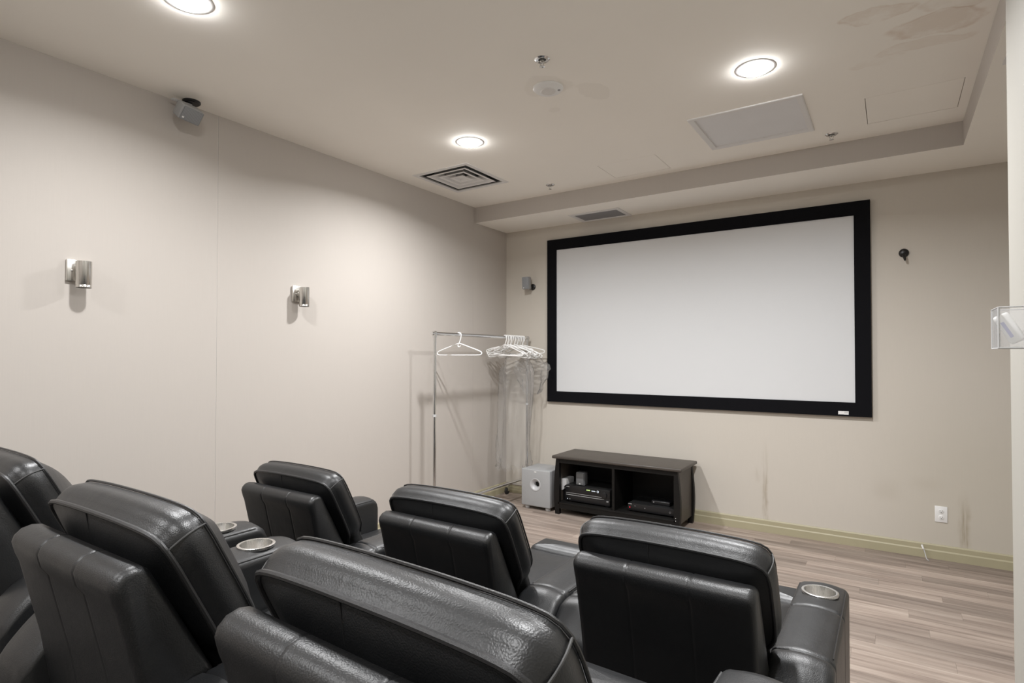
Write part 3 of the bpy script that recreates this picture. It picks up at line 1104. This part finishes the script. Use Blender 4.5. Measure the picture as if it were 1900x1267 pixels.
def plastic_hanger(w_=.205, dip=.135):
    """hook round the rail at the origin, arms in the x-z plane"""
    bm = bmesh.new()
    pts = [(.018 * math.cos(math.radians(a_)), 0, .018 * math.sin(math.radians(a_))) for a_ in range(200, -1, -20)]
    pts += [(.017, 0, -.02), (.008, 0, -.05), (.0, 0, -.068)]
    tube(bm, pts, .0042, 8)
    z0, z1 = -.068, -dip
    loop = [(0, 0, z0), (.03, 0, z0 - .010), (w_ - .03, 0, z1 + .008), (w_, 0, z1 - .006), (w_ + .003, 0, z1 - .018), (w_ - .006, 0, z1 - .028), (w_ - .02, 0, z1 - .031), (0, 0, z1 - .031)]
    loop = loop + [(-x, y_, z) for x, y_, z in loop[-2:0:-1]]
    loop = chaikin(loop, 1)
    tube(bm, loop, .0046, 8, closed=True)
    pts = [(.012 * math.cos(math.radians(a_)), 0, z0 - .018 + .012 * math.sin(math.radians(a_))) for a_ in range(110, 380, 25)]
    tube(bm, pts, .0036, 6)
    return bm


def wire_hanger(w_=.2):
    bm = bmesh.new()
    pts = [(.017 * math.cos(math.radians(a_)), 0, .017 * math.sin(math.radians(a_))) for a_ in range(210, -1, -21)]
    pts += [(.016, 0, -.03), (.003, 0, -.055), (0, 0, -.075)]
    tube(bm, pts, .0014, 6)
    z0 = -.075
    tube(bm, [(0, 0, z0), (w_ - .01, 0, z0 - .085), (w_, 0, z0 - .095), (w_ - .008, 0, z0 - .102), (-w_ + .008, 0, z0 - .102), (-w_, 0, z0 - .095), (-w_ + .01, 0, z0 - .085)], .0013, 6, closed=True)
    return bm


h0 = fin('clothes_hanger', plastic_hanger(), M['hanger'])
tag(h0, 'white plastic hanger hanging alone near the left end of the rack', 'hanger', 'hangers on the clothes rack')
h0.location = (RXC, -1.13, RZT)
h0.rotation_euler = (0, math.radians(0), math.radians(9))
rr = random.Random(3)
LB = 'white plastic hanger in the middle of the crowded bundle on the rack'
LW = 'thin steel wire hanger among the white hangers at the rack end'
hw_ = None
for k in range(12):
    o = h0.copy()
    COL.objects.link(o)
    o.name = 'clothes_hanger'
    o['label'] = ['white plastic hanger at the near end of the crowded bundle on the rack'] [0] if k == 0 else ('white plastic hanger last in the bundle, against the far rack pole' if k == 11 else LB)
    o.location = (RXC, -.462 + k * .0275 + rr.uniform(-.004, .004), RZT)
    ang = [-4, 6, 10, 3, 14, -6, 16, 8, 20, 12, 22, 15][k]
    o.rotation_euler = (math.radians(rr.uniform(-2, 2)), math.radians([2, -5, 7, -2, 9, -8, 4, 0, 10, 3, -6, 7][k]), math.radians(ang))
for k in range(8):
    if hw_ is None:
        o = fin('wire_hanger', wire_hanger(), M['wire'])
        hw_ = o
    else:
        o = hw_.copy()
        COL.objects.link(o)
    tag(o, LW, 'hanger', 'wire hangers on the rack end')
    o.location = (RXC, -.448 + k * .036, RZT)
    o.rotation_euler = (math.radians(rr.uniform(-3, 3)), math.radians(rr.uniform(-6, 6)), math.radians(rr.uniform(-10, 24)))

# clear garment cover: a crumpled film tube
bm = bmesh.new()
rings = []
rb = random.Random(11)
NZ, NA = 30, 44
for i in range(NZ + 1):
    f = i / NZ
    z = 1.385 - f * (1.385 - .30)
    ring = []
    for k in range(NA):
        a_ = 2 * PI * k / NA
        sh = min(1, f / .16)
        rx = .05 + .115 * sh ** .6
        ry = .03 + .075 * sh ** .7
        fold = .016 * math.sin(5 * a_ + 2.2 * math.sin(f * 3)) + .010 * math.sin(9 * a_ + f * 5) + rb.uniform(-.003, .003)
        if f > .93:
            fold += rb.uniform(-.018, .018)
        x_ = (rx + fold) * math.cos(a_)
        y_ = (ry + fold) * math.sin(a_)
        ring.append((x_ + .01 * math.sin(f * 6), y_ - .03 * f, z + (rb.uniform(-.02, .03) if f > .9 else 0)))
    rings.append(ring)
loft(bm, rings, caps=False)
gb = fin('garment_cover', bm, M['film'], angle=80)
gb.location = (RXC + .01, -.30, 0)
tag(gb, 'clear plastic garment cover hanging below the hanger bundle', 'garment cover')
# crumpled short film at the far end
bm = bmesh.new()
rings = []
for i in range(13):
    f = i / 12
    z = 1.36 - f * .36
    ring = []
    for k in range(28):
        a_ = 2 * PI * k / 28
        r_ = (.03 + .12 * min(1, f / .3)) * (1 - .75 * max(0, f - .35))
        fold = .02 * math.sin(4 * a_ + f * 4) + rb.uniform(-.012, .012)
        ring.append(((r_ + fold) * math.cos(a_) * 1.2 + .08, (r_ * .4 + fold * .4) * math.sin(a_), z + rb.uniform(-.01, .01)))
    rings.append(ring)
loft(bm, rings, caps=False)
gb = fin('garment_cover', bm, M['film'], angle=80)
gb.location = (RXC, -.135, 0)
tag(gb, 'short crumpled clear plastic cover bunched at the rack end nearest the screen', 'garment cover')

# ------------------------------------------------------------------ recliners
ES, EC = math.sin(math.radians(26.5)), math.cos(math.radians(26.5))


HA, AW = .2875, .0725      # arm centre offset, arm half width
ZA, CUPY = .63, -.132


def arm_top(y):
    if y > -.59:
        return ZA
    f = (-.59 - y) / .10
    return ZA - .10 * min(1, f) ** 1.4


def arm_bm():
    st = [(0, .055, .022), (-.005, .034, .010), (-.016, .015, .004), (-.032, .004, .001), (-.05, 0, 0)]
    for s in (-.252, -.555):
        st += [(s + .02, 0, 0), (s + .006, .0, .0), (s + .002, .0025, .002), (s, .004, .003), (s - .002, .0025, .002), (s - .006, 0, 0), (s - .02, 0, 0)]
    for k in range(1, 8):
        y_ = -.59 - .10 * k / 8
        st.append((y_, ZA - arm_top(y_), 0 if k < 7 else .004))
    st += [(-.682, .105, .012), (-.686, .125, .024)]
    st.sort(key=lambda s: -s[0])
    rings = []
    for y_, dz, ins in st:
        ha = AW - ins
        zt = ZA - dz
        ring = [(-ha, y_, .055)]
        R_ = .024
        for k in range(6):
            a_ = PI - PI / 2 * k / 5
            ring.append((-ha + R_ + R_ * math.cos(a_), y_, zt - .006 - R_ + R_ * math.sin(a_)))
        for k in range(1, 6):
            xx = -ha + R_ + (2 * (ha - R_)) * k / 6
            ring.append((xx, y_, zt - .006 + .006 * (1 - (xx / (ha - R_)) ** 2)))
        for k in range(6):
            a_ = PI / 2 - PI / 2 * k / 5
            ring.append((ha - R_ + R_ * math.cos(a_), y_, zt - .006 - R_ + R_ * math.sin(a_)))
        ring.append((ha, y_, .055))
        rings.append(ring)
    return loft(bmesh.new(), rings)


ARM = setmat(mesh_with_hole(arm_bm(), Matrix.Translation((0, CUPY, 0)), .0435, .55, .75), M['leather'])
ARM.name = 'arm'
ARM_PLAIN = bpy.data.meshes.new('arm')
_b = arm_bm()
bmesh.ops.recalc_face_normals(_b, faces=_b.faces)
_b.to_mesh(ARM_PLAIN)
_b.free()
setmat(ARM_PLAIN, M['leather'])
bm = bmesh.new()
for s in (-1, 1):
    tube(bm, [(s * (AW - .008), y_, arm_top(y_) - .0125) for y_ in [-.05 - .03 * k for k in range(17)]], .0024, 6)
AW_me = fin('arm_welt', bm, M['welt'])
cupb = lathe(bmesh.new(), [(.0425, .0005), (.0435, .0035), (.0475, .0045), (.051, .003), (.0515, 0), (.051, -.004), (.0440, -.004), (.0425, -.06), (.040, -.066), (0, -.066), (0, -.064), (.039, -.064), (.0415, -.058)], 44, close=True)
CUP_o = fin('cup_holder', cupb, M['steel'], angle=50)


def back_map(dy, dz, dx=0):
    def f(x, d, n):
        # gentle crown of the top edge towards the middle
        return (x + dx, -ES * d + EC * n + dy, EC * d + ES * n + dz)
    return f


def back_outline():
    half = [(.0, .70), (.195, .70), (.205, .74), (.205, .815), (.236, .850), (.242, .90), (.242, 1.00), (.242, 1.045), (.234, 1.082), (.205, 1.097), (.10, 1.103), (0, 1.104)]
    pts = half[1:-1]
    pts = [(0, .70)] + pts + [(0, 1.104)] + [(-x, d) for x, d in pts[::-1]]
    return resample(chaikin(pts, 2), 96)


N0, N1 = -.232, -.160
# shell side profile (y, z), run round from the top front
SHP = [(-.700, .826), (-.710, .834), (-.725, .837), (-.742, .833), (-.754, .822), (-.758, .810), (-.756, .800), (-.752, .785), (-.746, .768), (-.735, .72), (-.712, .62), (-.695, .52), (-.668, .36), (-.64, .20),
       (-.42, .20), (-.46, .34), (-.535, .51), (-.602, .637), (-.655, .740)]


def shell_bm(dy, dz, dx=0):
    hw = .224
    xs = [(-hw, .012), (-hw + .003, .006), (-hw + .010, .001), (-hw + .018, 0)]
    for s in (-.078, .078):
        xs += [(s - .008, 0), (s - .0035, .0), (s - .001, .0013), (s + .001, .0013), (s + .0035, .0), (s + .008, 0)]
    xs += [(hw - .018, 0), (hw - .010, .001), (hw - .003, .006), (hw, .012)]
    rings = []
    base = SHP
    for x, i_ in xs:
        p = inset(base, i_)
        # the lower panels are drawn in a little between the seams
        ring = []
        for (y_, z_) in p:
            pull = .006 * (1 - (x / hw) ** 2) if z_ < .77 and y_ < -.6 else 0
            ring.append((x + dx, y_ + pull + dy, z_ + dz))
        rings.append(ring)
    return loft(bmesh.new(), rings)


def build_recliner(loc, rz, label, dy=0, dz=0, cups=(1, 1), bdx=0, foot=.288, group='black leather theatre recliners', seed=0):
    t = thing('recliner', label, 'recliner', loc, rz, group)
    for s in (-1, 1):
        cup = cups[0 if s < 0 else 1]
        a_ = bpy.data.objects.new('arm', ARM if cup else ARM_PLAIN)
        a_.location = (s * HA, 0, 0)
        link(a_, t)
        w_ = AW_me.copy()
        w_.name = 'arm_welt'
        link(w_, a_)
        if cup:
            c = CUP_o.copy()
            c.name = 'cup_holder'
            c.location = (0, CUPY, ZA + .0005)
            link(c, a_)
            c['label'] = 'brushed steel cup holder'
    rs = random.Random(seed)
    fin('base', B(-.212, .212, -.60, min(.12, foot - .17), .03, .32), M['lining'], t, smooth=False)
    # seat and footrest
    ol = resample(rrect(-.213, .213, -.57, foot - .156, .03), 72)

    def sm(x, y_, v):
        wv = .006 * math.sin(11 * x + 3 * y_ + seed) * math.sin(7 * y_ + seed * 1.7)
        return (x, y_, v + (wv if v > .44 else 0))
    fin('seat', slab(bmesh.new(), ol, .325, .478, .022, 0, .024, sm, 3.0), M['leather'], t)
    ol = resample(rrect(-.213, .213, foot - .154, foot, .03), 60)
    fin('footrest', slab(bmesh.new(), ol, .06, .484, .034, 0, .010, lambda x, y_, v: (x, y_ - max(0, .45 - v) * .06, v)), M['leather'], t)
    # back
    bmp = back_map(dy, dz, bdx)
    olb = back_outline()

    def bp(x, d, n):
        k = .006 * math.sin(9 * x + seed) * math.sin(12 * d + seed * 2)
        if n > N1:
            n = n + k * (n - N1) / .05
        # slight sag of the side panels
        return bmp(x, d, n)
    bc = fin('back_cushion', slab(bmesh.new(), olb, N0, N1, .010, .034, .078, bp, 2.0, sc=(.965, .92, .85, .74, .6, .44, .28, .12), bulge=.009), M['leather'], t, angle=60)
    # welt round the rear edge, finer seam round the front edge
    pts = [p for p in inset(olb, .0005)]
    keep = [bmp(p[0], p[1], N0 + .002) for p in pts if p[1] > .80]
    # order the kept run so that it starts at one bottom corner
    i0 = next(i for i in range(len(pts)) if pts[i][1] > .80 and pts[i - 1][1] <= .80)
    run = []
    for k in range(len(pts)):
        p = pts[(i0 + k) % len(pts)]
        if p[1] > .80:
            run.append(p)
    fin('welt', tube(bmesh.new(), [bmp(p[0], p[1], N0 + .001) for p in run], .0048, 8), M['welt'], bc)
    fin('front_seam', tube(bmesh.new(), [bmp(p[0], p[1], N1 - .001) for p in run], .0026, 6), M['welt'], bc)
    for s in (-1, 1):
        q = min(run, key=lambda p: abs(p[0] - s * .232) + abs(p[1] - 1.072))
        fin('corner_seam', tube(bmesh.new(), [bmp(q[0] * (1 + .036 * math.sin(PI * k / 6)), q[1] + .0075 * math.sin(PI * k / 6), N0 + (N1 - N0) * k / 6) for k in range(7)], .0017, 6), M['thread'], bc)
    # short upright seam on the rear face
    cxm = sum(p[0] for p in inset(olb, .008)) / len(olb)
    cym = sum(p[1] for p in inset(olb, .008)) / len(olb)
    top = min((p for p in inset(olb, .008)), key=lambda p: abs(p[0] + .045) + (0 if p[1] > 1 else 9))
    seam = []
    for k in range(9):
        s_ = 1 - .5 * k / 8
        seam.append(bmp(top[0] - .004 * k / 8, cym + (top[1] - cym) * s_, N0 - .030 * (1 - s_ ** 2.0) - .0003))
    fin('rear_seam', tube(bmesh.new(), seam, .0014, 6), M['welt'], bc)
    for s in (-1, 1):
        ol = resample(rrect(.125, .213, -.56, -.425, .02), 40)

        def gm(x, y_, v, s=s):
            j = .007 * math.sin(60 * x + 41 * y_ + seed) * math.sin(75 * y_ - 30 * x + 2 * seed)
            return (s * x, y_ + j * .6, v + (y_ + .56) * -.55 + (j if v > .52 else 0))
        fin('gusset', slab(bmesh.new(), ol, .49, .592, .014, 0, .010, gm, 3.0), M['leather'], t)
    fin('back_shell', shell_bm(dy, dz, bdx), M['leather'], t, angle=50)
    return t


FY, RY, RZ = -2.66, -3.69, .185
DF, DR = dict(dy=-.03, dz=0), dict(dy=.06, dz=-.006, foot=.095)
build_recliner((1.25, FY - .03, 0), 0, 'front row recliner nearest the left wall', cups=(0, 1), seed=1)
build_recliner((2.04, FY, 0), 0, 'front row recliner in the middle, before the media stand', **DF, seed=2)
build_recliner((2.76, FY, 0), 0, 'front row recliner at the right end, beside the open floor', **DF, seed=3)
build_recliner((1.195, RY + .03, RZ), 0, 'rear row recliner cut by the left edge of the photo', **DR, seed=4)
build_recliner((2.015, RY, RZ), 0, 'rear row recliner, second from left, seen from behind', **DR, seed=5)
build_recliner((2.765, RY, RZ), math.radians(-2.4), 'nearest rear row recliner with large headrest at bottom centre', **DR, cups=(1, 0), bdx=-.016, seed=6)
bpy.data.objects.remove(AW_me)
bpy.data.objects.remove(CUP_o)

for o in list(COL.objects):
    if o.name.split('.')[0] in ('lettering', 'print', 'display_text', 'display_symbol', 'slot', 'screw_cap', 'trim_line', 'polished_edge', 'arm_welt'):
        o['kind'] = 'stuff'
